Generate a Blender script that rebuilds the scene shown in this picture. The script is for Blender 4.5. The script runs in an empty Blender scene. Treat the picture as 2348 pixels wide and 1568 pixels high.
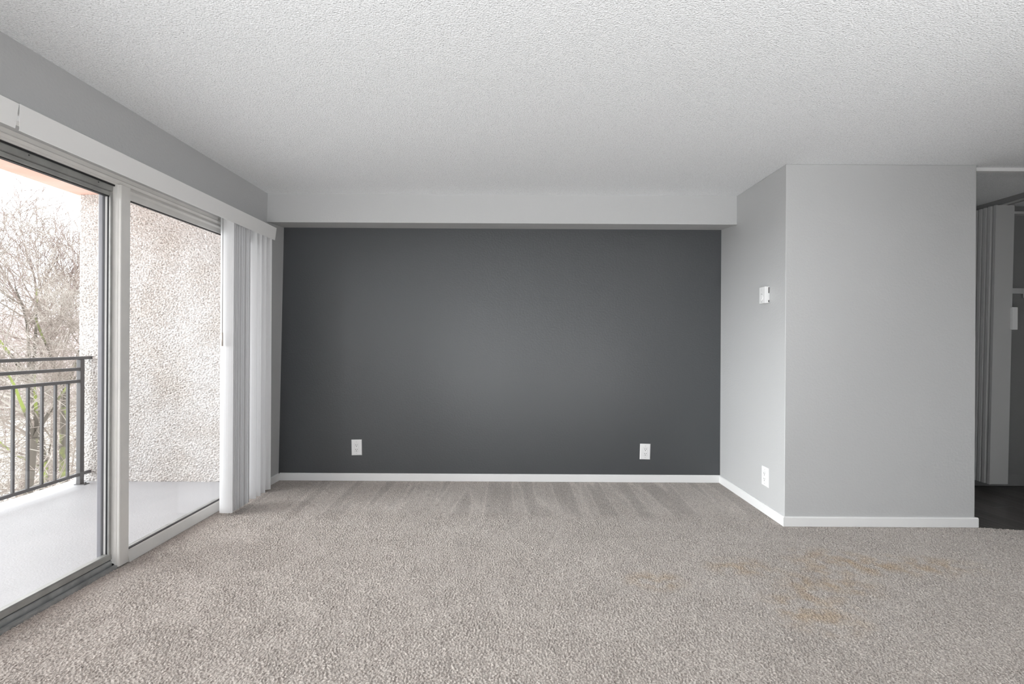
import bpy, bmesh, math, random
import numpy as np
from mathutils import Vector, Matrix
D = bpy.data
C = bpy.context.scene.collection
sc = bpy.context.scene
PI = math.pi

# ------------------------------------------------------------------ camera
CH = 1.18                                   # camera height
cam_d = D.cameras.new('camera'); cam = D.objects.new('camera', cam_d); C.objects.link(cam)
cam_d.sensor_width = 36; cam_d.lens = 36 * 1085 / 2348
cam_d.clip_start = 0.02; cam_d.clip_end = 2000
cam.matrix_world = Matrix.Translation((0, 0, CH)) @ Matrix.Rotation(PI / 2, 4, 'X') @ Matrix.Rotation(0.0055, 4, 'Z')
sc.camera = cam

# ------------------------------------------------------------------ world + exposure
w = D.worlds.new('sky'); sc.world = w; w.use_nodes = True
wn = w.node_tree; wn.nodes.clear()
wo = wn.nodes.new('ShaderNodeOutputWorld'); wb = wn.nodes.new('ShaderNodeBackground')
wt = wn.nodes.new('ShaderNodeTexCoord'); ws = wn.nodes.new('ShaderNodeSeparateXYZ'); wr = wn.nodes.new('ShaderNodeValToRGB')
wn.links.new(wt.outputs['Generated'], ws.inputs[0]); wn.links.new(ws.outputs['Z'], wr.inputs[0])
wr.color_ramp.elements[0].position = 0.0; wr.color_ramp.elements[0].color = (0.93, 0.96, 1.0, 1)
wr.color_ramp.elements[1].position = 0.7; wr.color_ramp.elements[1].color = (0.98, 0.99, 1.0, 1)
wn.links.new(wr.outputs[0], wb.inputs[0]); wb.inputs[1].default_value = 2.9
wn.links.new(wb.outputs[0], wo.inputs[0])
sc.view_settings.view_transform = 'Standard'; sc.view_settings.look = 'None'
sc.view_settings.gamma = 1; sc.view_settings.use_curve_mapping = False
sc.view_settings.exposure = 0.44
sc.cycles.max_bounces = 10; sc.cycles.diffuse_bounces = 6; sc.cycles.transparent_max_bounces = 24
sc.cycles.sample_clamp_indirect = 6

# ------------------------------------------------------------------ large area light (added fill at the made-up rear window)
def area(name, loc, rot, sx, sy, power, col=(1, 1, 1)):
    l = D.lights.new(name, 'AREA'); l.shape = 'RECTANGLE'; l.size = sx; l.size_y = sy; l.energy = power; l.color = col
    o = D.objects.new(name, l); o.location = loc; o.rotation_euler = rot; C.objects.link(o); return o
area('rear_fill', (-0.7, -3.42, 1.05), (PI / 2 + 0.1, 0, 0), 2.3, 1.8, 15, (0.94, 0.975, 1.0))
# hazy sun behind the overcast, shining in across the balcony
sun_d = D.lights.new('hazy_sun', 'SUN'); sun_d.energy = 5.0; sun_d.angle = math.radians(48); sun_d.color = (0.97, 0.985, 1.0)
sun = D.objects.new('hazy_sun', sun_d); C.objects.link(sun)
sun.rotation_euler = Vector((1, 0.22, -0.24)).to_track_quat('-Z', 'Y').to_euler()

# ------------------------------------------------------------------ materials
def mat(name, col, rough=0.6, spec=0.4, metal=0.0, bump=None, var=None, trans=None):
    """bump=(scale, strength, distance, detail); var=(scale, colour, amount)"""
    m = D.materials.new(name); m.use_nodes = True
    nt = m.node_tree; b = nt.nodes['Principled BSDF']
    b.inputs['Base Color'].default_value = (*col, 1); b.inputs['Roughness'].default_value = rough
    b.inputs['Specular IOR Level'].default_value = spec; b.inputs['Metallic'].default_value = metal
    tc = nt.nodes.new('ShaderNodeTexCoord')
    if bump:
        n = nt.nodes.new('ShaderNodeTexNoise'); n.inputs['Scale'].default_value = bump[0]
        n.inputs['Detail'].default_value = bump[3] if len(bump) > 3 else 2
        bp = nt.nodes.new('ShaderNodeBump'); bp.inputs['Strength'].default_value = bump[1]; bp.inputs['Distance'].default_value = bump[2]
        nt.links.new(tc.outputs['Object'], n.inputs['Vector']); nt.links.new(n.outputs['Fac'], bp.inputs['Height'])
        nt.links.new(bp.outputs[0], b.inputs['Normal'])
    if var:
        n = nt.nodes.new('ShaderNodeTexNoise'); n.inputs['Scale'].default_value = var[0]; n.inputs['Detail'].default_value = 5
        r = nt.nodes.new('ShaderNodeValToRGB'); r.color_ramp.elements[0].position = 0.5 - var[2]; r.color_ramp.elements[1].position = 0.5 + var[2]
        r.color_ramp.elements[0].color = (*col, 1); r.color_ramp.elements[1].color = (*var[1], 1)
        nt.links.new(tc.outputs['Object'], n.inputs['Vector']); nt.links.new(n.outputs['Fac'], r.inputs[0])
        nt.links.new(r.outputs[0], b.inputs['Base Color'])
    return m

PAINT = (0.530, 0.534, 0.536)
M = {}
M['wall'] = mat('grey_wall_paint', PAINT, 0.55, 0.35, bump=(75, 0.35, 0.0035, 3))
M['dark_wall'] = mat('charcoal_wall_paint', (0.063, 0.067, 0.072), 0.42, 0.7, bump=(75, 0.35, 0.0035, 3))
M['white_trim'] = mat('white_trim_paint', (0.84, 0.84, 0.84), 0.4, 0.5, bump=(14, 0.05, 0.003))
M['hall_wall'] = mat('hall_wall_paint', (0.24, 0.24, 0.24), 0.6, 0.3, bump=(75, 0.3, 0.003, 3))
M['frame'] = mat('beige_aluminium_frame', (0.80, 0.785, 0.76), 0.38, 0.5, bump=(30, 0.08, 0.002), var=(9, (0.74, 0.73, 0.71), 0.2))
M['alu'] = mat('grey_aluminium', (0.40, 0.405, 0.39), 0.36, 0.5, 0.35, bump=(24, 0.1, 0.002), var=(14, (0.32, 0.32, 0.31), 0.18))
M['alu_dark'] = mat('weathered_aluminium_sill', (0.44, 0.45, 0.45), 0.42, 0.5, 0.3, bump=(40, 0.2, 0.002), var=(20, (0.30, 0.31, 0.31), 0.15))
M['rubber'] = mat('black_gasket', (0.02, 0.02, 0.022), 0.5, 0.4)
M['outer_grey'] = mat('outer_frame_grey', (0.20, 0.20, 0.225), 0.4, 0.5)
M['plastic'] = mat('white_plastic', (0.86, 0.86, 0.86), 0.32, 0.5)
M['slot'] = mat('dark_slot', (0.03, 0.03, 0.03), 0.6, 0.2)
M['screw'] = mat('painted_screw', (0.6, 0.6, 0.6), 0.35, 0.5)
M['valance'] = mat('valance_vinyl', (0.88, 0.875, 0.865), 0.45, 0.45)
M['fold'] = mat('folding_door_vinyl', (0.52, 0.52, 0.52), 0.5, 0.4)
M['rail'] = mat('painted_railing_steel', (0.10, 0.097, 0.10), 0.45, 0.5, bump=(60, 0.15, 0.002))
M['peach'] = mat('peach_painted_ceiling', (0.78, 0.47, 0.38), 0.8, 0.2, bump=(30, 0.5, 0.006, 4), var=(3.5, (0.83, 0.62, 0.55), 0.2))
M['ext'] = mat('exterior_wall', (0.7, 0.66, 0.62), 0.85, 0.2, bump=(60, 0.7, 0.008, 3))
M['metal_cap'] = mat('brushed_handle', (0.55, 0.5, 0.46), 0.35, 0.5, 0.3)

def stucco():
    m = D.materials.new('rough_stucco'); m.use_nodes = True; nt = m.node_tree; b = nt.nodes['Principled BSDF']
    b.inputs['Roughness'].default_value = 0.9; b.inputs['Specular IOR Level'].default_value = 0.2
    tc = nt.nodes.new('ShaderNodeTexCoord')
    n = nt.nodes.new('ShaderNodeTexNoise'); n.inputs['Scale'].default_value = 3; n.inputs['Detail'].default_value = 6
    cr = nt.nodes.new('ShaderNodeValToRGB'); cr.color_ramp.elements[0].position = 0.3; cr.color_ramp.elements[0].color = (0.70, 0.665, 0.635, 1)
    cr.color_ramp.elements[1].position = 0.6; cr.color_ramp.elements[1].color = (0.80, 0.785, 0.775, 1)
    p = nt.nodes.new('ShaderNodeTexNoise'); p.inputs['Scale'].default_value = 85; p.inputs['Detail'].default_value = 2
    pr = nt.nodes.new('ShaderNodeValToRGB'); pr.color_ramp.elements[0].position = 0.34; pr.color_ramp.elements[0].color = (0.50, 0.46, 0.43, 1)
    pr.color_ramp.elements[1].position = 0.46; pr.color_ramp.elements[1].color = (1, 1, 1, 1)   # darker pebbles of the aggregate
    mx = nt.nodes.new('ShaderNodeMix'); mx.data_type = 'RGBA'; mx.blend_type = 'MULTIPLY'; mx.inputs[0].default_value = 1
    nt.links.new(tc.outputs['Object'], n.inputs['Vector']); nt.links.new(tc.outputs['Object'], p.inputs['Vector'])
    nt.links.new(n.outputs['Fac'], cr.inputs[0]); nt.links.new(p.outputs['Fac'], pr.inputs[0])
    nt.links.new(cr.outputs[0], mx.inputs[6]); nt.links.new(pr.outputs[0], mx.inputs[7]); nt.links.new(mx.outputs[2], b.inputs['Base Color'])
    return m
M['stucco'] = stucco()

def popcorn(name, col):
    m = D.materials.new(name); m.use_nodes = True; nt = m.node_tree; b = nt.nodes['Principled BSDF']
    b.inputs['Roughness'].default_value = 0.9; b.inputs['Specular IOR Level'].default_value = 0.15
    tc = nt.nodes.new('ShaderNodeTexCoord')
    n = nt.nodes.new('ShaderNodeTexNoise'); n.inputs['Scale'].default_value = 150; n.inputs['Detail'].default_value = 2.5
    v = nt.nodes.new('ShaderNodeTexVoronoi'); v.inputs['Scale'].default_value = 160
    ad = nt.nodes.new('ShaderNodeMath'); ad.operation = 'SUBTRACT'
    sl = nt.nodes.new('ShaderNodeMath'); sl.operation = 'MULTIPLY'; sl.inputs[1].default_value = 0.45
    bp = nt.nodes.new('ShaderNodeBump'); bp.inputs['Strength'].default_value = 0.75; bp.inputs['Distance'].default_value = 0.007
    cr = nt.nodes.new('ShaderNodeValToRGB'); cr.color_ramp.elements[0].position = 0.30; cr.color_ramp.elements[0].color = (*[c * 0.80 for c in col], 1)  # dips of the texture darkened: their shade is put into the colour
    cr.color_ramp.elements[1].position = 0.5; cr.color_ramp.elements[1].color = (*col, 1)
    L = nt.links.new
    L(tc.outputs['Object'], n.inputs['Vector']); L(tc.outputs['Object'], v.inputs['Vector'])
    L(v.outputs['Distance'], sl.inputs[0]); L(n.outputs['Fac'], ad.inputs[0]); L(sl.outputs[0], ad.inputs[1])
    L(ad.outputs[0], bp.inputs['Height']); L(bp.outputs[0], b.inputs['Normal'])
    L(n.outputs['Fac'], cr.inputs[0]); L(cr.outputs[0], b.inputs['Base Color'])
    return m
M['ceiling'] = popcorn('popcorn_ceiling', (0.89, 0.905, 0.92))

def carpet():
    m = D.materials.new('beige_cut_pile_carpet'); m.use_nodes = True; nt = m.node_tree; b = nt.nodes['Principled BSDF']
    b.inputs['Roughness'].default_value = 0.95; b.inputs['Specular IOR Level'].default_value = 0.05
    b.inputs['Sheen Weight'].default_value = 0.25; b.inputs['Sheen Roughness'].default_value = 0.6
    L = nt.links.new
    tc = nt.nodes.new('ShaderNodeTexCoord')
    def noise(scale, detail, vec=None, rough=0.5):
        n = nt.nodes.new('ShaderNodeTexNoise'); n.inputs['Scale'].default_value = scale; n.inputs['Detail'].default_value = detail; n.inputs['Roughness'].default_value = rough
        L(vec or tc.outputs['Object'], n.inputs['Vector']); return n.outputs['Fac']
    def ramp(f, p0, c0, p1, c1):
        r = nt.nodes.new('ShaderNodeValToRGB'); r.color_ramp.elements[0].position = p0; r.color_ramp.elements[0].color = (*c0, 1)
        r.color_ramp.elements[1].position = p1; r.color_ramp.elements[1].color = (*c1, 1); L(f, r.inputs[0]); return r.outputs[0]
    def mix(fac, a, b_, mode='MIX'):
        x = nt.nodes.new('ShaderNodeMix'); x.data_type = 'RGBA'; x.blend_type = mode
        if hasattr(fac, 'links'): L(fac, x.inputs[0])
        else: x.inputs[0].default_value = fac
        L(a, x.inputs[6])
        if hasattr(b_, 'links'): L(b_, x.inputs[7])
        else: x.inputs[7].default_value = (*b_, 1)
        return x.outputs[2]
    fine = noise(420, 2, rough=0.6)
    tuft = noise(140, 2, rough=0.5)
    col = ramp(tuft, 0.34, (0.34, 0.295, 0.268), 0.58, (0.64, 0.585, 0.54))
    # broad patches of pile pushed by feet and vacuum, sheen put into colour
    g = (1, 1, 1)
    col = mix(1.0, col, ramp(noise(2.2, 4), 0.3, (0.92, 0.915, 0.91), 0.7, g), 'MULTIPLY')
    # vacuum strokes at the back wall, pile-lean sheen painted into the colour
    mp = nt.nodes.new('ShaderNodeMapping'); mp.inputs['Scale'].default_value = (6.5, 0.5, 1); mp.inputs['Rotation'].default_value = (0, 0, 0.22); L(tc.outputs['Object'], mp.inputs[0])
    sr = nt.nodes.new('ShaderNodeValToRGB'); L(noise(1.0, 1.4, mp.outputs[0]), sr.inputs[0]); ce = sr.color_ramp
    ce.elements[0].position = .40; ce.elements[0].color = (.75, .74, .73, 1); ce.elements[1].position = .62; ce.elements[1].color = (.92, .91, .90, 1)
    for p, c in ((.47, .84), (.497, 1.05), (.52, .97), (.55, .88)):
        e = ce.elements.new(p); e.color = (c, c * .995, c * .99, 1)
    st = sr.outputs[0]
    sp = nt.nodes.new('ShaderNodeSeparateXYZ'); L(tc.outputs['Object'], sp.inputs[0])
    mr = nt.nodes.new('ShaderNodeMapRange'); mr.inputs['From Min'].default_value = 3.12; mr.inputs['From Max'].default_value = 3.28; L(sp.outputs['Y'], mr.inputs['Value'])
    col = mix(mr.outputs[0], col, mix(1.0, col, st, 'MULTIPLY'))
    # tan stains
    def blob(cx, cy, rx, ry):
        mp = nt.nodes.new('ShaderNodeMapping'); mp.inputs['Location'].default_value = (-cx / rx, -cy / ry, 0); mp.inputs['Scale'].default_value = (1 / rx, 1 / ry, 0)
        L(tc.outputs['Object'], mp.inputs[0])
        ln = nt.nodes.new('ShaderNodeVectorMath'); ln.operation = 'LENGTH'; L(mp.outputs[0], ln.inputs[0])
        m2 = nt.nodes.new('ShaderNodeMapRange'); m2.inputs['From Min'].default_value = 1.0; m2.inputs['From Max'].default_value = 0.35; L(ln.outputs['Value'], m2.inputs['Value']); return m2.outputs[0]
    ns = ramp(noise(11, 5), 0.40, (0, 0, 0), 0.62, (0.8, 0.8, 0.8))
    for (cx, cy, rx, ry) in BLOBS:
        x = nt.nodes.new('ShaderNodeMath'); x.operation = 'MULTIPLY'; L(blob(cx, cy, rx, ry), x.inputs[0]); L(ns, x.inputs[1])
        col = mix(x.outputs[0], col, mix(1.0, col, (0.93, 0.79, 0.60), 'MULTIPLY'))
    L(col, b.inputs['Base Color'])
    ad = nt.nodes.new('ShaderNodeMath'); ad.operation = 'MULTIPLY_ADD'; L(fine, ad.inputs[0]); ad.inputs[1].default_value = 0.45; L(tuft, ad.inputs[2])
    bp = nt.nodes.new('ShaderNodeBump'); bp.inputs['Strength'].default_value = 1.0; bp.inputs['Distance'].default_value = 0.0025
    L(ad.outputs[0], bp.inputs['Height']); L(bp.outputs[0], b.inputs['Normal'])
    return m
BLOBS = [(1.34, 2.09, 0.26, 0.22), (1.75, 2.56, 0.30, 0.22), (1.22, 2.50, 0.22, 0.14), (2.15, 2.52, 0.45, 0.16), (1.55, 2.32, 0.3, 0.18), (.72, 2.35, .18, .12)]
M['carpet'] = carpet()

def planks():
    m = D.materials.new('dark_vinyl_planks'); m.use_nodes = True; nt = m.node_tree; b = nt.nodes['Principled BSDF']; L = nt.links.new
    b.inputs['Roughness'].default_value = 0.35
    tc = nt.nodes.new('ShaderNodeTexCoord')
    mp = nt.nodes.new('ShaderNodeMapping'); mp.inputs['Rotation'].default_value = (0, 0, PI / 2 - 0.12); L(tc.outputs['Object'], mp.inputs[0])
    br = nt.nodes.new('ShaderNodeTexBrick'); br.inputs['Scale'].default_value = 1; br.inputs['Brick Width'].default_value = 1.2; br.inputs['Row Height'].default_value = 0.15
    br.inputs['Mortar Size'].default_value = 0.0015; br.inputs['Color1'].default_value = (0.055, 0.052, 0.05, 1); br.inputs['Color2'].default_value = (0.10, 0.092, 0.088, 1); br.inputs['Mortar'].default_value = (0.25, 0.25, 0.25, 1)
    L(mp.outputs[0], br.inputs['Vector'])
    m2 = nt.nodes.new('ShaderNodeMapping'); m2.inputs['Scale'].default_value = (3, 55, 1); L(mp.outputs[0], m2.inputs[0])
    n = nt.nodes.new('ShaderNodeTexNoise'); n.inputs['Scale'].default_value = 1; n.inputs['Detail'].default_value = 4; L(m2.outputs[0], n.inputs['Vector'])
    r = nt.nodes.new('ShaderNodeValToRGB'); r.color_ramp.elements[0].position = 0.3; r.color_ramp.elements[0].color = (0.5, 0.5, 0.5, 1); r.color_ramp.elements[1].position = 0.7; r.color_ramp.elements[1].color = (1.5, 1.45, 1.4, 1)
    L(n.outputs['Fac'], r.inputs[0])
    x = nt.nodes.new('ShaderNodeMix'); x.data_type = 'RGBA'; x.blend_type = 'MULTIPLY'; x.inputs[0].default_value = 1; L(br.outputs['Color'], x.inputs[6]); L(r.outputs[0], x.inputs[7])
    L(x.outputs[2], b.inputs['Base Color']); return m
M['planks'] = planks()

def glass():
    m = D.materials.new('window_glass'); m.use_nodes = True; nt = m.node_tree; nt.nodes.clear(); L = nt.links.new
    o = nt.nodes.new('ShaderNodeOutputMaterial'); t = nt.nodes.new('ShaderNodeBsdfTransparent'); g = nt.nodes.new('ShaderNodeBsdfGlossy')
    t.inputs[0].default_value = (0.985, 0.99, 0.985, 1); g.inputs['Roughness'].default_value = 0.0
    lw = nt.nodes.new('ShaderNodeLayerWeight'); lw.inputs['Blend'].default_value = 0.5; mx = nt.nodes.new('ShaderNodeMixShader')
    pw = nt.nodes.new('ShaderNodeMath'); pw.operation = 'POWER'; pw.inputs[1].default_value = 5; L(lw.outputs['Facing'], pw.inputs[0])
    f = nt.nodes.new('ShaderNodeMath'); f.operation = 'MULTIPLY_ADD'; f.inputs[1].default_value = 0.96; f.inputs[2].default_value = 0.035; L(pw.outputs[0], f.inputs[0])   # Schlick reflectance, same from both sides
    L(f.outputs[0], mx.inputs[0]); L(t.outputs[0], mx.inputs[1]); L(g.outputs[0], mx.inputs[2]); L(mx.outputs[0], o.inputs[0]); return m
M['glass'] = glass()

def vinyl(name, col, tl):
    m = D.materials.new(name); m.use_nodes = True; nt = m.node_tree; b = nt.nodes['Principled BSDF']; L = nt.links.new
    b.inputs['Base Color'].default_value = (*col, 1); b.inputs['Roughness'].default_value = 0.45
    t = nt.nodes.new('ShaderNodeBsdfTranslucent'); t.inputs[0].default_value = (*col, 1)
    mx = nt.nodes.new('ShaderNodeMixShader'); mx.inputs[0].default_value = tl
    L(b.outputs[0], mx.inputs[1]); L(t.outputs[0], mx.inputs[2]); L(mx.outputs[0], nt.nodes['Material Output'].inputs[0]); return m
M['vane'] = vinyl('white_vane_vinyl', (0.78, 0.78, 0.79), 0.22)
M['wand'] = mat('clear_grey_wand', (0.45, 0.44, 0.44), 0.25, 0.5)

def bark(name, c, moss, amt):
    m = D.materials.new(name); m.use_nodes = True; nt = m.node_tree; b = nt.nodes['Principled BSDF']; L = nt.links.new
    b.inputs['Roughness'].default_value = 0.9; b.inputs['Specular IOR Level'].default_value = 0.1
    tc = nt.nodes.new('ShaderNodeTexCoord'); n = nt.nodes.new('ShaderNodeTexNoise'); n.inputs['Scale'].default_value = 1.3; n.inputs['Detail'].default_value = 5
    L(tc.outputs['Object'], n.inputs['Vector'])
    r = nt.nodes.new('ShaderNodeValToRGB'); r.color_ramp.elements[0].position = 0.62 - amt; r.color_ramp.elements[0].color = (*c, 1)
    r.color_ramp.elements[1].position = 0.70 - amt; r.color_ramp.elements[1].color = (*moss, 1)
    L(n.outputs['Fac'], r.inputs[0]); L(r.outputs[0], b.inputs['Base Color']); return m
M['bark'] = bark('brown_bark', (0.20, 0.165, 0.15), (0.26, 0.23, 0.19), 0.0)
M['mossy'] = bark('mossy_bark', (0.13, 0.115, 0.10), (0.27, 0.32, 0.10), 0.10)
M['twig'] = bark('pale_twigs', (0.27, 0.235, 0.21), (0.40, 0.37, 0.34), 0.12)
M['twig_dark'] = bark('brown_twigs', (0.25, 0.20, 0.185), (0.33, 0.28, 0.25), 0.12)
M['far_wood'] = bark('distant_woodland', (0.52, 0.46, 0.45), (0.62, 0.57, 0.56), 0.12)  # distance haze put into the colour, paler than the nearer bark
M['ground'] = mat('winter_ground', (0.30, 0.29, 0.25), 0.95, 0.1, var=(0.55, (0.78, 0.78, 0.78), 0.12), bump=None)
M['mast'] = mat('hazy_pale_mast', (0.62, 0.55, 0.56), 0.6, 0.3)  # mast tone paled to carry distance haze in its colour
M['deck'] = mat('painted_balcony_deck', (0.41, 0.415, 0.435), 0.42, 0.5, bump=(110, 0.4, 0.003, 3), var=(2.2, (0.37, 0.375, 0.395), 0.2))
M['deck_edge'] = mat('balcony_edge_curb', (0.80, 0.80, 0.80), 0.7, 0.3, bump=(40, 0.3, 0.004, 3))

# ------------------------------------------------------------------ mesh helpers
def obj(name, bm, m, parent=None, smooth=False, bevel=0, **props):
    me = D.meshes.new(name)
    bmesh.ops.recalc_face_normals(bm, faces=bm.faces)
    bm.to_mesh(me); bm.free()
    for mm in (m if isinstance(m, (list, tuple)) else [m]): me.materials.append(mm)
    if smooth:
        for p in me.polygons: p.use_smooth = True
    o = D.objects.new(name, me); C.objects.link(o)
    if parent is not None: o.parent = parent
    if bevel:
        md = o.modifiers.new('bevel', 'BEVEL'); md.width = bevel; md.segments = 2; md.limit_method = 'ANGLE'; md.angle_limit = 0.6
        wn_ = o.modifiers.new('wn', 'WEIGHTED_NORMAL'); wn_.keep_sharp = False
        for p in me.polygons: p.use_smooth = True
    for k, v in props.items(): o[k] = v
    return o
def box(bm, x0, x1, y0, y1, z0, z1):
    vs = [bm.verts.new(p) for p in ((x0, y0, z0), (x1, y0, z0), (x1, y1, z0), (x0, y1, z0), (x0, y0, z1), (x1, y0, z1), (x1, y1, z1), (x0, y1, z1))]
    return [bm.faces.new([vs[i] for i in f]) for f in ((0, 3, 2, 1), (4, 5, 6, 7), (0, 1, 5, 4), (1, 2, 6, 5), (2, 3, 7, 6), (3, 0, 4, 7))]
def prism_y(bm, prof, y0, y1):
    """profile of (x,z) points extruded along Y"""
    a = [bm.verts.new((x, y0, z)) for x, z in prof]; b = [bm.verts.new((x, y1, z)) for x, z in prof]
    n = len(prof)
    bm.faces.new(a); bm.faces.new(b[::-1])
    for i in range(n): bm.faces.new((a[i], b[i], b[(i + 1) % n], a[(i + 1) % n]))
def prism_x(bm, prof, x0, x1):
    a = [bm.verts.new((x0, y, z)) for y, z in prof]; b = [bm.verts.new((x1, y, z)) for y, z in prof]
    n = len(prof)
    bm.faces.new(a); bm.faces.new(b[::-1])
    for i in range(n): bm.faces.new((a[i], b[i], b[(i + 1) % n], a[(i + 1) % n]))
def prism_z(bm, prof, z0, z1, dx=0.0):
    a = [bm.verts.new((x + dx, y, z0)) for x, y in prof]; b = [bm.verts.new((x, y, z1)) for x, y in prof]
    n = len(prof)
    bm.faces.new(a[::-1]); bm.faces.new(b)
    for i in range(n): bm.faces.new((a[i], a[(i + 1) % n], b[(i + 1) % n], b[i]))
def tube(bm, p, q, r0, r1, n=6, cap=True):
    p = Vector(p); q = Vector(q); d = (q - p).normalized()
    u = d.orthogonal().normalized(); v = d.cross(u)
    A = []; B = []
    for i in range(n):
        a = 2 * PI * i / n; e = u * math.cos(a) + v * math.sin(a)
        A.append(bm.verts.new(p + e * r0)); B.append(bm.verts.new(q + e * r1))
    for i in range(n): bm.faces.new((A[i], A[(i + 1) % n], B[(i + 1) % n], B[i]))
    if cap: bm.faces.new(A[::-1]); bm.faces.new(B)
def B1(*a):
    bm = bmesh.new(); box(bm, *a); return bm
def empty(name, loc, rot=(0, 0, 0), **props):
    o = D.objects.new(name, None); C.objects.link(o); o.location = loc; o.rotation_euler = rot
    o.empty_display_size = 0.1
    for k, v in props.items(): o[k] = v
    return o
def S(label): return dict(kind='structure', label=label)
def copy_tree(o, parent=None):
    c = o.copy(); C.objects.link(c)
    if parent is not None: c.parent = parent
    for ch in [x for x in D.objects if x.parent == o]: copy_tree(ch, c)
    return c

# ------------------------------------------------------------------ room shell
H = 2.341; YB = 4.011; YS = 3.735; YR = 3.063; XR = 1.769; XH = 3.002; YF = 3.97; XC = 3.894; YREAR = -3.5
OP0, OP1 = 0.05, 3.68                      # sliding door opening along Y
def xl(z): return -1.973 + 0.038 * z / H   # inner face of the left wall leans a little
DT = 2.029                                 # top of the door opening

def field(nx, ny, step, lo, hi, seed, ax=1.0):
    """smooth random relief whose bumps are lo..hi metres across"""
    r = np.random.default_rng(seed).standard_normal((ny, nx))
    fx = np.fft.fftfreq(nx, step)[None, :]; fy = np.fft.fftfreq(ny, step)[:, None]
    f = np.sqrt((fx * ax) ** 2 + fy ** 2)
    k = np.exp(-(f * lo * .8) ** 2) * (1 - np.exp(-(f * hi) ** 2))
    n = np.fft.ifft2(np.fft.fft2(r) * k).real
    return n / n.std()
def grid_mesh(P, keep, extra=None):
    """P: (ny,nx,3) points, keep: (ny-1,nx-1) faces to keep; extra: list of quads (4 points each)"""
    ny, nx = P.shape[:2]
    idx = np.arange(nx * ny).reshape(ny, nx)
    q = np.stack([idx[:-1, :-1], idx[:-1, 1:], idx[1:, 1:], idx[1:, :-1]], -1)[keep]
    used = np.unique(q); remap = np.full(nx * ny, -1); remap[used] = np.arange(len(used))
    V = P.reshape(-1, 3)[used]; q = remap[q]
    for e in (extra or []):
        n0 = len(V); V = np.vstack([V, np.array(e, float)]); q = np.vstack([q, [[n0, n0 + 1, n0 + 2, n0 + 3]]])
    me = D.meshes.new('grid'); me.vertices.add(len(V)); me.vertices.foreach_set('co', V.astype(np.float32).ravel())
    me.loops.add(q.size); me.loops.foreach_set('vertex_index', q.astype(np.int32).ravel())
    me.polygons.add(len(q)); me.polygons.foreach_set('loop_start', np.arange(0, q.size, 4, dtype=np.int32))
    me.polygons.foreach_set('use_smooth', np.ones(len(q), dtype=bool))
    me.update(calc_edges=True); return me
def carpet_mesh():
    st = .0035; xs = np.arange(-2.056, XC, st); ys = np.arange(1.30, YB + st, st)
    X, Y = np.meshgrid(xs, ys)
    n = field(len(xs), len(ys), st, .0075, .016, 7)
    amp = .0046 * (0.80 + .12 * np.clip(field(len(xs), len(ys), st, .25, .6, 9), -1.5, 1.5))
    back = np.clip((Y - 3.20) / .10, 0, 1)
    amp = amp * (1 - .55 * back)
    z = np.tanh(n * 1.1) * amp - .003 + .0004 * field(len(xs), len(ys), st, .06, .2, 12)
    xm = (xs[:-1] + st / 2)[None, :]; ym = (ys[:-1] + st / 2)[:, None]
    keep = ((xm < XR + .02) | (ym < 3.063 - np.clip(xm - XH, 0, 9) * .183)) & ~((xm < -2.0) & (ym > OP1)) & (ym < YB)
    P = np.stack([X, Y, z], -1)
    me = grid_mesh(P, keep, [[(-2.056, YREAR, -.003), (XC, YREAR, -.003), (XC, 1.30, -.003), (-2.056, 1.30, -.003)]])
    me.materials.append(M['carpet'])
    o = D.objects.new('floor', me); C.objects.link(o)
    o['kind'] = 'structure'; o['label'] = 'beige cut-pile carpet with vacuum marks and tan stains'
carpet_mesh()
obj('subfloor', B1(-2.2, XC, YREAR - .15, YB + .1, -.12, -.02), M['ext'], **S('slab under the carpet'))
bm = bmesh.new(); prism_z(bm, [(XC, 2.90), (4.8, 2.7), (4.8, YF), (XH, YF), (XH, 3.063)], -0.05, -0.004)
obj('floor', bm, M['planks'], **S('dark wood-look plank floor of the hall'))
bm = B1(-2.3, 4.8, YREAR - .15, 4.15, H, H + 0.2)
obj('ceiling', bm, M['ceiling'], **S('white popcorn ceiling'))

bm = bmesh.new()
prism_y(bm, [(xl(DT), DT), (xl(H), H), (-2.2, H), (-2.2, DT)], OP0, OP1)
prism_y(bm, [(xl(-.05), -.05), (xl(H), H), (-2.2, H), (-2.2, -.05)], OP1, YB)
prism_y(bm, [(xl(-.05), -.05), (xl(H), H), (-2.2, H), (-2.2, -.05)], YREAR, OP0)
obj('wall_left', bm, M['wall'], **S('light grey wall around the sliding glass door'))
obj('wall_back', B1(-2.2, XR, YB, YB + .14, -.05, H), M['dark_wall'], **S('charcoal painted accent wall under the soffit'))
bm = bmesh.new(); prism_x(bm, [(YS, 2.116), (YS, H), (YB, H), (YB, 2.139)], xl(H) - .03, XR)
obj('trim_1', bm, M['wall'], **S('light grey drywall soffit above the charcoal wall'))
obj('wall_right', B1(XR, XH, YR, YB + .14, -.05, H), M['wall'], bevel=0.004, **S('light grey protruding wall block right of the charcoal wall'))
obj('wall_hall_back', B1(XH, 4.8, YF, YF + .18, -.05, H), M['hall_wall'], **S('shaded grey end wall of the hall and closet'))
bm = bmesh.new()
box(bm, XC, XC + .1, YREAR, 2.55, -.05, H)
box(bm, XC, XC + .1, 2.55, YF, 2.303, H)
box(bm, 4.7, 4.8, 2.45, YF, -.05, H); box(bm, XC + .1, 4.7, 2.45, 2.55, -.05, H)
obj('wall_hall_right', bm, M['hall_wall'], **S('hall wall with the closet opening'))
WX0, WX1, WZ0, WZ1 = -1.9, .5, .08, 2.03
bm = bmesh.new()
box(bm, -2.2, WX0, YREAR - .15, YREAR, -.05, H); box(bm, WX1, XC + .1, YREAR - .15, YREAR, -.05, H)
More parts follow.
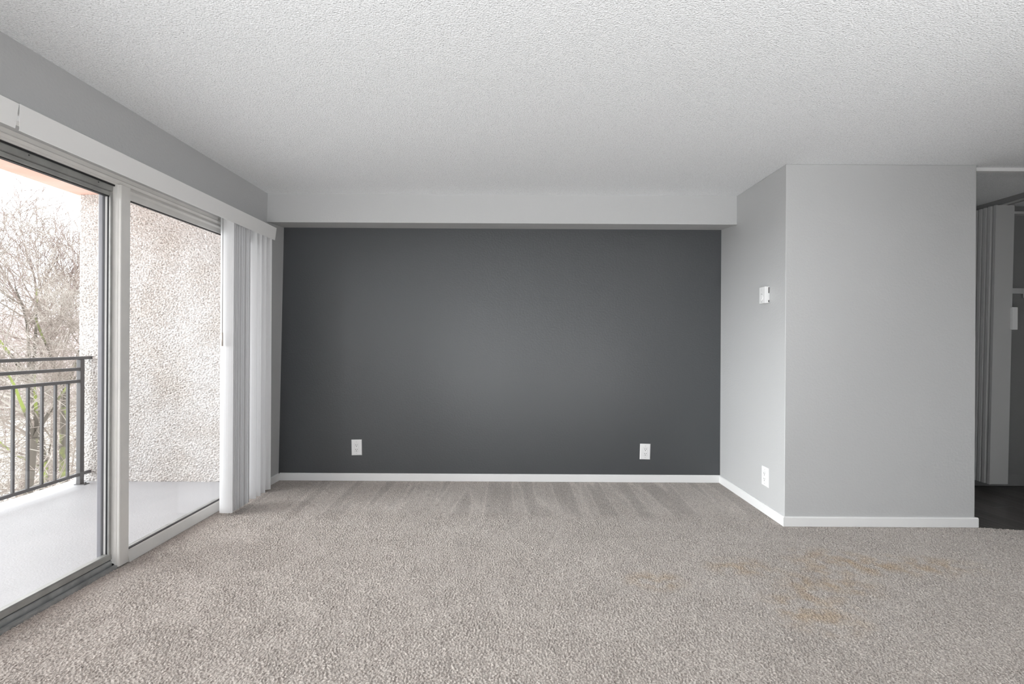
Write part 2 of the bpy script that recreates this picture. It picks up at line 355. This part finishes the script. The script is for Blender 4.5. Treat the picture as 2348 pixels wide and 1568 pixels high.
box(bm, WX0, WX1, YREAR - .15, YREAR, -.05, WZ0); box(bm, WX0, WX1, YREAR - .15, YREAR, WZ1, H)
obj('wall_rear', bm, M['wall'], **S('light grey wall behind the viewer'))
win = empty('fill_window', (0, 0, 0), **S('added window behind the viewer for fill light'))  # added opening, an unseen source of fill light
bm = bmesh.new()
for (a, b_, c, d) in ((WX0, WX1, WZ0, WZ0 + .05), (WX0, WX1, WZ1 - .05, WZ1), (WX0, WX0 + .05, WZ0, WZ1), (WX1 - .05, WX1, WZ0, WZ1), (-.73, -.67, WZ0, WZ1)):
    box(bm, a, b_, YREAR - .1, YREAR - .05, c, d)
obj('window_frame', bm, M['white_trim'], win)
obj('pane', B1(WX0, WX1, YREAR - .08, YREAR - .075, WZ0, WZ1), M['glass'], win)

# baseboards
def base_prof(face, dirn, h, t=0.013):       # (horizontal, z) profile with eased top
    return [(face, 0.0), (face + dirn * t, 0.0), (face + dirn * t, h - .006), (face + dirn * (t - .005), h), (face, h)]
bm = bmesh.new(); prism_x(bm, base_prof(YB, -1, .062), -1.960, XR - .013)
obj('baseboard_back', bm, M['white_trim'], **S('white baseboard along the charcoal wall'))
bm = bmesh.new(); prism_y(bm, base_prof(XR, -1, .062), YR - .013, YB)
obj('baseboard_right', bm, M['white_trim'], **S('white baseboard along the right side wall'))
bm = bmesh.new(); prism_x(bm, base_prof(YR, -1, .062), XR, XH + .013)
prism_y(bm, base_prof(XH, 1, .062), YR, YF)
obj('baseboard_front', bm, M['white_trim'], **S('white baseboard along the protruding block'))
bm = bmesh.new(); prism_y(bm, base_prof(-1.973, 1, .062), OP1 + .002, YB - .013)
obj('baseboard_left', bm, M['white_trim'], **S('short white baseboard beside the blinds'))
bm = bmesh.new(); prism_x(bm, base_prof(YF, -1, .10), XH + .013, 4.7)
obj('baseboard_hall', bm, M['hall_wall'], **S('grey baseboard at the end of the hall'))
obj('trim_2', B1(XH, XC, 3.10, 3.135, H - .024, H), M['white_trim'], bevel=.003, **S('white batten across the hall ceiling'))

# ------------------------------------------------------------------ sliding glass door
door = empty('door_1', (-2.06, 2.45, 0), **S('aluminium sliding glass door to the balcony'))
def dpart(name, bm, m, parent=door, bevel=0, **k):
    # geometry is given in world coordinates, shift into the door's frame
    off = Vector((-2.06, 2.45, 0))
    for v in bm.verts: v.co -= off
    return obj(name, bm, m, parent, bevel=bevel, **k)
# head
bm = bmesh.new()
prism_y(bm, [(-2.040, DT), (-2.040, 2.010), (-2.034, 2.003), (-2.040, 1.990), (-2.052, 1.988), (-2.052, 1.982), (-2.13, 1.982), (-2.13, DT)], OP0, OP1)
head = dpart('door_head', bm, M['frame'])
bm = bmesh.new(); prism_y(bm, [(-2.060, 1.984), (-2.060, 1.974), (-2.064, 1.974), (-2.064, 1.984)], OP0, 2.45)
dpart('head_gasket', bm, M['rubber'])
# jambs
dpart('door_jamb', B1(-2.13, -2.04, OP0, OP0 + .05, 0, 1.982), M['frame'], bevel=.003)
dpart('door_jamb', B1(-2.13, -2.04, OP1 - .05, OP1, 0, 1.982), M['frame'], bevel=.003)
# sill / threshold
bm = bmesh.new()
prism_y(bm, [(-2.038, 0.0), (-2.040, 0.012), (-2.056, 0.014), (-2.058, 0.006), (-2.066, 0.006), (-2.069, 0.034), (-2.073, 0.038), (-2.15, 0.030), (-2.15, -0.06), (-2.038, -0.06)], OP0, 2.452)
prism_y(bm, [(-2.056, -0.06), (-2.056, 0.02), (-2.15, 0.03), (-2.15, -0.06)], 2.452, OP1)
dpart('door_sill', bm, M['alu_dark'])
# sliding panel (left in view)
PY0, PY1 = 1.20, 2.450
bm = bmesh.new()
prism_y(bm, [(-2.070, 0.042), (-2.067, 0.046), (-2.069, 0.068), (-2.074, 0.074), (-2.100, 0.074), (-2.100, 0.042)], PY0, PY1)
dpart('bottom_rail', bm, M['alu'])
bm = bmesh.new()
prism_y(bm, [(-2.066, 1.978), (-2.068, 1.948), (-2.074, 1.944), (-2.105, 1.944), (-2.105, 1.978)], PY0, PY1 - .003)
dpart('top_rail', bm, M['alu'])
bm = bmesh.new()
prism_y(bm, [(-2.071, 1.941), (-2.071, 1.926), (-2.077, 1.922), (-2.100, 1.922), (-2.100, 1.941)], PY0, PY1 - .012)
dpart('top_rail', bm, M['alu'])
dpart('glazing_gasket', B1(-2.10, -2.079, PY0, PY1, 1.918, 1.922), M['rubber'])
dpart('track_gap', B1(-2.098, -2.0735, PY0, PY1, .036, .042), M['rubber'])
dpart('panel_stile', B1(-2.079, -2.069, 2.436, 2.448, .042, 1.944), M['alu'], bevel=.002)
dpart('panel_stile', B1(-2.100, -2.069, PY0, PY0 + .045, .042, 1.944), M['alu'], bevel=.003)
dpart('stile_gasket', B1(-2.088, -2.079, 2.437, 2.447, .05, 1.94), M['rubber'])
dpart('glazing_bead', B1(-2.099, -2.088, 2.436, 2.448, .05, 1.93), M['white_trim'])
dpart('outer_stile', B1(-2.124, -2.101, 2.425, 2.448, .03, 1.96), M['outer_grey'], bevel=.003)
dpart('pane', B1(-2.092, -2.087, PY0 + .02, 2.44, .07, 1.93), M['glass'])
# centre mullion
bm = bmesh.new()
prism_z(bm, [(-2.075, 2.452), (-2.047, 2.452), (-2.045, 2.455), (-2.040, 2.455), (-2.038, 2.452), (-2.032, 2.453), (-2.030, 2.457), (-2.030, 2.512), (-2.034, 2.516), (-2.075, 2.516)], 0.004, 1.985)
dpart('mullion', bm, M['frame'])
# fixed panel (right in view)
bm = bmesh.new()
prism_y(bm, [(-2.024, 0.0), (-2.030, 0.022), (-2.040, 0.052), (-2.046, 0.059), (-2.075, 0.059), (-2.075, 0.0)], 2.517, OP1 - .05)
dpart('fixed_bottom_rail', bm, M['frame'])
bm = bmesh.new()
prism_y(bm, [(-2.046, 1.982), (-2.040, 1.972), (-2.047, 1.960), (-2.047, 1.930), (-2.052, 1.926), (-2.080, 1.926), (-2.080, 1.982)], 2.517, OP1 - .05)
dpart('fixed_top_rail', bm, M['frame'])
dpart('glazing_gasket', B1(-2.066, -2.051, 2.517, OP1 - .05, 1.921, 1.926), M['rubber'])
dpart('glazing_gasket', B1(-2.066, -2.049, 2.517, OP1 - .05, .059, .063), M['rubber'])
dpart('pane', B1(-2.063, -2.058, 2.515, OP1 - .05, .06, 1.925), M['glass'])
# third fixed light further left, outside the picture
dpart('fixed_pane', B1(-2.063, -2.058, OP0 + .05, PY0, .06, 1.98), M['glass'])
# screws on the head rail
for y in (2.02, 2.36):
    bm = bmesh.new(); tube(bm, (-2.0685, y, 1.966), (-2.0655, y, 1.966), .003, .003, 8); dpart('screw', bm, M['rubber'])

# ------------------------------------------------------------------ vertical blind
VX = -1.86
blind = empty('vertical_blind', (VX, 3.2, 2.0), label='white vertical blind drawn open to the right end of the sliding glass door', category='blind')
BO = Vector((VX, 3.2, 2.0))
def bpart(name, bm, m, parent=blind, smooth=False, bevel=0, **k):
    for v in bm.verts: v.co -= BO
    return obj(name, bm, m, parent, smooth=smooth, bevel=bevel, **k)
def valance(y0a, y0b, y1):
    bm = bmesh.new()
    # y0a/y0b: bottom/top start
    xt, xb, zt, zb, t = VX, VX - .012, 2.066, 1.973, .0015
    P = [(xb, y0a, zb), (xb, y1, zb), (xt, y1, zt), (xt, y0b, zt)]
    a = [bm.verts.new(p) for p in P]; b_ = [bm.verts.new((p[0] - t, p[1], p[2])) for p in P]
    bm.faces.new(a); bm.faces.new(b_[::-1])
    for i in range(4): bm.faces.new((a[i], b_[i], b_[(i + 1) % 4], a[(i + 1) % 4]))
    for z0 in (zt, zb):                       # thin rolled lips
        x = xt if z0 == zt else xb
        box(bm, x - .004, x + .0005, (y0b if z0 == zt else y0a), y1, z0 - .0015, z0 + .0015)
    return bm
bpart('valance', valance(1.795, 1.7835, 3.73), M['valance'])
bm = bmesh.new()
xt, xb = VX, VX - .012
P = [(xb, .08, 1.973), (xb, 1.779, 1.973), (xt, 1.781, 2.066), (xt, .08, 2.066)]
a = [bm.verts.new(p) for p in P]; b_ = [bm.verts.new((p[0] - .0015, p[1], p[2])) for p in P]
bm.faces.new(a); bm.faces.new(b_[::-1])
for i in range(4): bm.faces.new((a[i], b_[i], b_[(i + 1) % 4], a[(i + 1) % 4]))
bpart('valance', bm, M['valance'])
bpart('valance_clip', B1(VX - .016, VX - .009, 1.774, 1.796, 2.005, 2.024), M['plastic'])
bpart('head_rail', B1(-1.942, -1.905, .08, 3.71, 2.015, 2.050), M['valance'], bevel=.003)
def vane(y, x0=-1.966, x1=-1.8765, ang=0.0, zb=.018, curve=.006):
    bm = bmesh.new(); n = 6; t = .0007
    cx = (x0 + x1) / 2; hw = (x1 - x0) / 2
    f = []; g = []
    for i in range(n + 1):
        u = -1 + 2 * i / n
        lx = u * hw; ly = curve * (u * u - 0.5)
        X = cx + lx * math.cos(ang) - ly * math.sin(ang); Y = y + lx * math.sin(ang) + ly * math.cos(ang)
        f.append((X, Y - t)); g.append((X, Y + t))
    prism_z(bm, f + g[::-1], zb, 2.012)
    return bpart('vane', bm, M['vane'], smooth=False)
vane(3.186)
for i in range(11):
    vane(3.203 + i * .0195 + 0.002 * math.sin(i * 2.3), x1=-1.8765 - .0034 * ((i * 5) % 3), ang=0.16 * math.sin(i * 1.9))
vane(3.475, ang=.02); vane(3.538, ang=.04); vane(3.600, ang=.24); vane(3.680, ang=.42)
wx, wy = -1.938, 3.165
bm = bmesh.new(); tube(bm, (wx, wy, 2.01), (wx, wy, 1.225), .0028, .0028, 8)
wand = bpart('wand', bm, M['wand'], smooth=True)
bm = bmesh.new(); tube(bm, (wx, wy, 1.232), (wx, wy, 1.142), .0052, .0058, 10)
h = obj('wand_handle', bm, M['metal_cap'], wand, smooth=True)
for v in h.data.vertices: v.co -= BO

# ------------------------------------------------------------------ duplex outlets
def outlet(loc, rotz, lean, label):
    r = empty('electrical_outlet', loc, label=label, category='outlet', group='white duplex wall outlets')
    r.rotation_euler = (0, lean, rotz)
    W, Hh, T = .0875, .1325, .006            # local: faces -Y, wall plane at y=0
    bm = bmesh.new()
    a = [bm.verts.new(p) for p in ((-W / 2, 0, -Hh / 2), (W / 2, 0, -Hh / 2), (W / 2, 0, Hh / 2), (-W / 2, 0, Hh / 2))]
    s = .005
    m_ = [bm.verts.new(p) for p in ((-W / 2, -.002, -Hh / 2), (W / 2, -.002, -Hh / 2), (W / 2, -.002, Hh / 2), (-W / 2, -.002, Hh / 2))]
    b_ = [bm.verts.new(p) for p in ((-W / 2 + s, -T, -Hh / 2 + s), (W / 2 - s, -T, -Hh / 2 + s), (W / 2 - s, -T, Hh / 2 - s), (-W / 2 + s, -T, Hh / 2 - s))]
    bm.faces.new(a); bm.faces.new(b_)
    for i in range(4):
        j = (i + 1) % 4; bm.faces.new((a[i], a[j], m_[j], m_[i])); bm.faces.new((m_[i], m_[j], b_[j], b_[i]))
    obj('plate', bm, M['plastic'], r)
    rec = obj('receptacle', B1(-.0168, .0168, -.0085, -T + .001, -.0335, .0335), M['plastic'], r, bevel=.001)
    bm = bmesh.new()
    for (x0, x1, z0, z1) in ((-.0185, .0185, .0338, .0352), (-.0185, .0185, -.0352, -.0338), (.0172, .0185, -.0352, .0352), (-.0185, -.0172, -.0352, .0352)):
        box(bm, x0, x1, -T - .0002, -T + .001, z0, z1)
    obj('receptacle_gap', bm, M['screw'], r)
    for dz in (.019, -.019):
        bm = bmesh.new()
        box(bm, -.0078, -.0050, -.0088, -.008, dz - .001, dz + .0085); box(bm, .0050, .0078, -.0088, -.008, dz - .001, dz + .0085)
        tube(bm, (0, -.0088, dz - .0085), (0, -.008, dz - .0085), .0032, .0032, 10)
        obj('socket_slots', bm, M['slot'], rec)
    for dz in (.048, -.048):
        bm = bmesh.new(); tube(bm, (0, -T - .0008, dz), (0, -T + .001, dz), .0032, .0032, 10); obj('screw', bm, M['screw'], r)
    return r
outlet((-1.311, YB, .280), 0, -.022, 'white wall outlet low on the charcoal wall, left one near the blinds')
outlet((1.133, YB, .258), 0, .022, 'white wall outlet low on the charcoal wall, right one near the corner')
outlet((XR, 3.293, .254), PI / 2 * -1, 0, 'white wall outlet on the light grey side wall under the thermostat')

# ------------------------------------------------------------------ thermostat (local: faces -X)
th = empty('thermostat', (XR, 3.285, 1.513), label='white square thermostat with round dial on the light grey side wall', category='thermostat')
bm = bmesh.new(); box(bm, -.006, 0, -.036, .036, -.052, .060)
obj('back_plate', bm, M['plastic'], th, bevel=.002)
bm = bmesh.new(); box(bm, -.036, -.006, -.040, .036, -.056, .058)
obj('housing', bm, M['plastic'], th, bevel=.003)
bm = bmesh.new(); tube(bm, (-.041, .004, -.016), (-.034, .004, -.016), .0205, .0225, 28)
dial = obj('dial', bm, M['plastic'], th, bevel=.001)
bm = bmesh.new(); tube(bm, (-.0365, .004, -.016), (-.0358, .004, -.016), .0245, .0245, 28)
obj('dial_ring', bm, M['screw'], th)
bm = bmesh.new(); box(bm, -.0368, -.035, .0015, .0065, .007, .0115); obj('pointer', bm, M['slot'], th)
bm = bmesh.new(); box(bm, -.0366, -.0355, -.006, .012, -.0475, -.0455); obj('name_mark', bm, mat('grey_print', (.25, .25, .25)), th)
bm = bmesh.new(); box(bm, -.0364, -.0355, .0035, .0045, .028, .050); obj('scale_mark', bm, M['screw'], th)
bm = bmesh.new(); box(bm, -.0125, -.0065, -.0405, -.036, .012, .053)
obj('side_vent', bm, M['slot'], th)
obj('side_vent', B1(-.0125, -.0065, -.0405, -.036, -.050, -.036), M['slot'], th)

# ------------------------------------------------------------------ folding closet door
fd = empty('door_2', (3.93, 3.87, 0), **S('accordion folding closet door pushed open to the end of its track'))
FO = Vector((3.93, 3.87, 0))
def fpart(name, bm, m, **k):
    for v in bm.verts: v.co -= FO
    return obj(name, bm, m, fd, **k)
z0, z1, dx = .063, 2.298, -.042
ys = 3.955
for i in range(7):
    ya, yb = ys - i * .021, ys - (i + 1) * .021
    xa, xb_ = (3.875, 4.015) if i % 2 == 0 else (4.015, 3.875)
    n = Vector((-(yb - ya), xb_ - xa)).normalized() * .003
    bm = bmesh.new()
    prism_z(bm, [(xa - n.x, ya - n.y), (xb_ - n.x, yb - n.y), (xb_ + n.x, yb + n.y), (xa + n.x, ya + n.y)], z0, z1, dx)
    fpart('fold_panel', bm, M['fold'])
for i in range(4):
    y = 3.950 - i * .038
    bm = bmesh.new(); prism_z(bm, [(3.864, y - .011), (3.882, y - .015), (3.882, y + .015), (3.864, y + .011)], z0, z1, dx); fpart('fold_hinge', bm, M['fold'])
bm = bmesh.new(); prism_z(bm, [(3.868, 3.792), (4.022, 3.792), (4.022, 3.806), (3.868, 3.806)], z0, z1, dx); fpart('lead_panel', bm, M['fold'])
bm = bmesh.new(); prism_z(bm, [(3.868, 3.786), (3.882, 3.786), (3.882, 3.792), (3.868, 3.792)], z0, z1, dx); fpart('edge_bead', bm, M['fold'])
bm = bmesh.new(); box(bm, 3.990, 4.030, 3.770, 3.792, 1.300, 1.480); fpart('handle', bm, M['plastic'], bevel=.003)
bm = bmesh.new(); box(bm, 3.915, 3.955, 2.56, 3.965, 2.299, 2.304); fpart('track', bm, M['fold'])

sh = obj('closet_shelf', B1(3.96, 4.69, YF - .06, YF - .001, 2.262, 2.282), M['fold'], label='thin grey shelf strip high on the closet wall beside the folding door', category='shelf')
cl = empty('closet_cleat', (4.3, YF, 1.63), label='grey wall cleat with a rod bracket at mid height inside the closet', category='shelf')
obj('cleat_board', B1(-.33, .39, -.018, -.0005, -.022, .022), M['fold'], cl)
bm = bmesh.new(); box(bm, -.035, .0, -.05, -.018, -.06, .012); box(bm, -.035, -.0, -.08, -.05, -.03, .012); obj('rod_bracket', bm, M['fold'], cl)
bm = bmesh.new(); tube(bm, (-.02, -.065, -.008), (.38, -.065, -.008), .014, .014, 12); obj('rod', bm, M['alu'], cl)

# ------------------------------------------------------------------ added fill lamps in the rear of the room (unseen, brighten the scene)
def fill_torchiere(x, y, e, label):
    r = empty('fill_floor_lamp', (x, y, 0), label=label, category='lamp')
    bm = bmesh.new(); tube(bm, (0, 0, 0), (0, 0, .025), .14, .13, 28); obj('base', bm, M['rail'], r)
    bm = bmesh.new(); tube(bm, (0, 0, .025), (0, 0, 1.62), .012, .012, 10); obj('pole', bm, M['rail'], r)
    bm = bmesh.new(); tube(bm, (0, 0, 1.62), (0, 0, 1.70), .03, .17, 28, cap=False); obj('lamp_shade', bm, M['rail'], r)
    l = D.lights.new('fill_spot', 'SPOT'); l.energy = e; l.shadow_soft_size = .1; l.spot_size = math.radians(165); l.spot_blend = .4; l.color = (1, .99, .98)
    o = D.objects.new('fill_spot', l); C.objects.link(o); o.parent = r; o.location = (0, 0, 1.69); o.rotation_euler = (PI, 0, 0)
fill_torchiere(2.9, -.2, 85, 'dark uplight floor lamp added unseen behind the viewer on the hall side')
def fill_can(x, y, e, ax, label):  # added floor spot, unseen fill aimed up at the ceiling
    r = empty('fill_uplight', (x, y, 0), label=label, category='lamp')
    bm = bmesh.new(); tube(bm, (0, 0, 0), (0, 0, .18), .11, .12, 28); obj('housing', bm, M['rail'], r)
    l = D.lights.new('fill_spot', 'SPOT'); l.energy = e; l.shadow_soft_size = .1; l.spot_size = math.radians(88); l.spot_blend = .9; l.color = (.98, .99, 1)
    o = D.objects.new('fill_spot', l); C.objects.link(o); o.parent = r; o.location = (0, 0, .24); o.rotation_euler = Vector((ax, 1.0, .80)).to_track_quat('-Z', 'Y').to_euler()
fill_can(-.9, -.9, 165, .5, 'round floor uplight added unseen behind the viewer on the window side')
fill_can(1.7, -.9, 165, -.55, 'round floor uplight added unseen behind the viewer in the middle of the room')

# ------------------------------------------------------------------ balcony
CB = 1.24; ZB = CH - CB; YW = 4.155; ZT = 2.452
obj('balcony_floor', B1(-3.80, -2.13, -1.2, YW, ZB - .2, ZB), M['deck'], **S('pale grey painted balcony floor'))
bm = bmesh.new(); prism_y(bm, [(-3.86, ZB - .25), (-3.86, ZB), (-3.852, ZB + .006), (-3.80, ZB + .006), (-3.765, ZB), (-3.765, ZB - .01), (-3.80, ZB - .25)], -1.2, YW + .2)
obj('balcony_curb', bm, M['deck_edge'], **S('pale outer edge of the balcony floor'))
def stucco_mesh():
    st = .005; per = [(-3.80, YW + .2), (-3.80, YW), (-2.15, YW)]
    # unwrap: outer edge face (depth .2) then the front face
    us = np.arange(0, .2 + 1.65, st); zs = np.arange(ZB - .3, ZT + st, st)
    n = field(len(us), len(zs), st, .013, .034, 3)
    h = np.clip(n * .8 + .35, -1.4, .9) * .0075 + .0016 * field(len(us), len(zs), st, .006, .02, 5)
    U, Z = np.meshgrid(us, zs)
    edge = U < .2
    X = np.where(edge, -3.80 - h, -3.80 + (U - .2)); Y = np.where(edge, YW + .2 - U, YW - h)
    c = np.clip(1 - np.abs(U - .2) / .012, 0, 1) * .006       # soft worn corner
    X = X + np.where(edge, c, 0); Y = Y + np.where(edge, 0, c)
    me = grid_mesh(np.stack([X, Y, Z], -1), np.ones((len(zs) - 1, len(us) - 1), bool))
    me.materials.append(M['stucco'])
    o = D.objects.new('balcony_wall', me); C.objects.link(o)
    o['kind'] = 'structure'; o['label'] = 'rough white stucco wall at the end of the balcony'
    obj('wall_core', B1(-3.785, -2.2, YW + .015, YW + .2, ZB - .3, ZT), M['stucco'], o)
stucco_mesh()
obj('balcony_wall', B1(-3.80, -2.2, -1.4, -1.2, ZB - .3, ZT), M['stucco'], **S('rough stucco wall at the near end of the balcony'))
obj('balcony_ceiling', B1(-3.83, -2.2, -1.4, YW + .2, ZT, ZT + .25), M['peach'], **S('peach painted underside of the balcony above'))

XRL = -3.70
rl = empty('balcony_railing', (XRL, 4.06, ZB), label='dark grey metal railing with upright bars at the balcony edge', category='railing')
def rpart(name, x0, x1, y0, y1, z0, z1, bevel=.003):
    return obj(name, B1(x0 - XRL, x1 - XRL, y0 - 4.06, y1 - 4.06, z0 - ZB, z1 - ZB), M['rail'], rl, bevel=bevel)
rpart('top_rail', XRL - .019, XRL + .019, -1.2, YW, 1.010, 1.036)
rpart('middle_rail', XRL - .014, XRL + .014, -1.2, 4.05, .915, .941)
rpart('middle_rail', XRL - .014, XRL + .014, -1.2, 4.05, .812, .838)
rpart('bottom_rail', XRL - .014, XRL + .014, -1.2, YW, .014, .040)
for y in (4.060, 2.2, .35): rpart('post', XRL - .019, XRL + .019, y - .019, y + .019, ZB, 1.010)
rpart('foot_plate', XRL - .03, XRL + .06, 4.035, 4.085, ZB, ZB + .005, 0)
bm = bmesh.new(); tube(bm, (.045, .0, .005), (.045, .0, .018), .009, .007, 6); obj('bolt', bm, M['rail'], rl)
y = 4.060 - .1155
k = 0
while y > -1.15:
    if all(abs(y - p) > .03 for p in (2.2, .35)): rpart('baluster', XRL - .008, XRL + .008, y - .008, y + .008, .040, .812, 0)
    y -= .1085; k += 1

# ------------------------------------------------------------------ outside: ground, trees, woodland
ZG = -6.5
def branch(bm, rng, p, d, length, r, depth, segs, spread, twist, thin, up=0.05, minr=.004, tw=None):
    q = p.copy(); dirv = d.copy(); n = max(2, segs)
    for i in range(n):
        nd = (dirv + Vector((rng.uniform(-1, 1), rng.uniform(-1, 1), rng.uniform(-1, 1))) * twist + Vector((0, 0, up))).normalized()
        e = q + nd * (length / n)
        r1 = r * (1 - (1 - thin) * (i + 1) / n)
        ra = r * (1 - (1 - thin) * i / n)
        tgt = bm if (r > .03 or tw is None) else tw
        tube(tgt, q, e, max(ra, minr), max(r1, minr), 6 if ra > .05 else 3, cap=False)
        if depth > 0 and i >= (1 if depth > 2 else 0):
            for _ in range(1 if rng.random() < .6 else 2):
                a = rng.uniform(0, 2 * PI); o = nd.orthogonal().normalized(); o = (Matrix.Rotation(a, 3, nd) @ o)
                bd = (nd * (1 - spread) + o * spread * rng.uniform(.7, 1.3)).normalized()
                branch(bm, rng, e, bd, length * rng.uniform(.45, .75), r1 * rng.uniform(.5, .72), depth - 1, n, spread, twist * 1.1, thin, up, minr, tw)
        q = e; dirv = nd
def tree(name, label, x, y, h, r, seed, barkm, twigm, depth=4, spread=.55, lean=(0, 0), forks=3, minr=.004, z0=ZG, tf=.5, fl=.40):
    rng = random.Random(seed)
    t = empty(name, (x, y, z0), label=label, category='tree', group='bare winter trees beyond the balcony')
    A = bmesh.new(); Bm = bmesh.new(); q = Vector((0, 0, -0.1)); d = Vector((lean[0], lean[1], 1)).normalized(); n = 6
    trunk_h = h * tf
    for i in range(n):
        nd = (d + Vector((rng.uniform(-1, 1), rng.uniform(-1, 1), 0)) * .09).normalized(); e = q + nd * trunk_h / n
        ra, rb = r * (1 - .45 * i / n), r * (1 - .45 * (i + 1) / n)
        tube(A, q, e, ra, rb, 9, cap=False)
        if i >= 2:
            for _ in range(2):
                a = rng.uniform(0, 2 * PI); bd = Vector((math.cos(a), math.sin(a), rng.uniform(.1, .8))).normalized()
                branch(A, rng, e, bd, h * rng.uniform(.15, .27), rb * .4, min(depth - 1, 2), 3, spread, .16, .45, .06, minr, Bm)
        q = e; d = nd
    for k in range(forks):
        a = 2 * PI * k / forks + rng.uniform(-.4, .4); bd = (d + Vector((math.cos(a), math.sin(a), 0)) * rng.uniform(.25, .6)).normalized()
        branch(A, rng, q, bd, h * fl * rng.uniform(.85, 1.1), r * .42, depth, 5, spread, .13, .4, .05, minr, Bm)
    obj('trunk', A, barkm, t); obj('twigs', Bm, twigm, t)
    return t
def along(px, Y): return (px - 1174) / 1085 * Y
tree('bare_tree', 'tall bare tree with its forked crown against the white sky, between railing and stucco wall', along(112, 17), 17, 10.6, .16, 11, M['bark'], M['twig_dark'], 3, spread=.45, minr=.0065, tf=.72, fl=.27, forks=5)
tree('bare_tree', 'bare tree at the far left edge of the glass, branches reaching into the sky', along(8, 14.5), 14.5, 9.3, .15, 5, M['bark'], M['twig_dark'], 3, spread=.45, minr=.006, tf=.66, fl=.32, forks=4)
tree('mossy_tree', 'moss-covered trunk low behind the railing bars nearest the post', along(152, 9.5), 9.5, 8.6, .10, 21, M['mossy'], M['twig'], 3, minr=.004, tf=.78, fl=.2)
tree('mossy_tree', 'moss-covered trunk low behind the railing at the left edge of the glass', along(10, 8.8), 8.8, 7.4, .11, 33, M['mossy'], M['twig'], 3, minr=.004, tf=.8, fl=.2)
tree('mossy_tree', 'leaning mossy tree low behind the middle railing bars', along(88, 12), 12, 9.2, .12, 47, M['mossy'], M['twig'], 3, lean=(.12, 0), minr=.005, tf=.75, fl=.25)

# tangled undergrowth and distant woodland
def thicket(name, label, cat, m, xs, ys, zs, n, seed, r, lmin, lmax, up):
    rng = random.Random(seed); bm = bmesh.new()
    for _ in range(n):
        Y = rng.uniform(*ys); X = -Y * rng.uniform(*xs); Z = rng.uniform(*zs)
        p = Vector((X, Y, Z)); d = Vector((rng.uniform(-1, 1), rng.uniform(-1, 1), rng.uniform(-.3, 1) * up)).normalized()
        L_ = rng.uniform(lmin, lmax)
        for i in range(3):
            q = p + d * L_ / 3; tube(bm, p, q, r * (1 - .25 * i), r * (.75 - .25 * i), 3, cap=False); p = q
            d = (d + Vector((rng.uniform(-1, 1), rng.uniform(-1, 1), rng.uniform(-1, .6))) * .35).normalized()
    return obj(name, bm, m, kind='stuff', label=label, category=cat)
thicket('undergrowth', 'pale tangled bare twigs filling the view below the railing', 'undergrowth', M['twig'], (.80, 1.35), (9, 22), (-6.4, -.9), 3600, 3, .011, .8, 2.2, .8)
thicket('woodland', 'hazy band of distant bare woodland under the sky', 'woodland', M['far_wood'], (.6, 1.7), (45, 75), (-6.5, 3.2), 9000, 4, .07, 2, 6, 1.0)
bm = bmesh.new(); vs = [bm.verts.new(p) for p in ((-300, -80, ZG), (60, -80, ZG), (60, 300, ZG), (-300, 300, ZG))]; bm.faces.new(vs)
obj('ground', bm, M['ground'], **S('winter ground with pale patches below the balcony'))
# lattice mast
ms = empty('lattice_mast', (along(166, 60), 60, ZG), label='faint slender lattice mast rising over the distant woodland', category='mast')
bm = bmesh.new(); hh = 14.2
for sx, sy in ((-1, -1), (1, -1), (1, 1), (-1, 1)): tube(bm, (sx * .45, sy * .45, 0), (sx * .22, sy * .22, hh), .05, .05, 4)
for i in range(16):
    z = hh * i / 16; w0 = .45 - .23 * i / 16; z2 = hh * (i + 1) / 16
    for sx, sy, tx, ty in ((-1, -1, 1, -1), (1, -1, 1, 1), (1, 1, -1, 1), (-1, 1, -1, -1)): tube(bm, (sx * w0, sy * w0, z), (tx * w0, ty * w0, z2), .035, .035, 3)
obj('lattice', bm, M['mast'], ms)
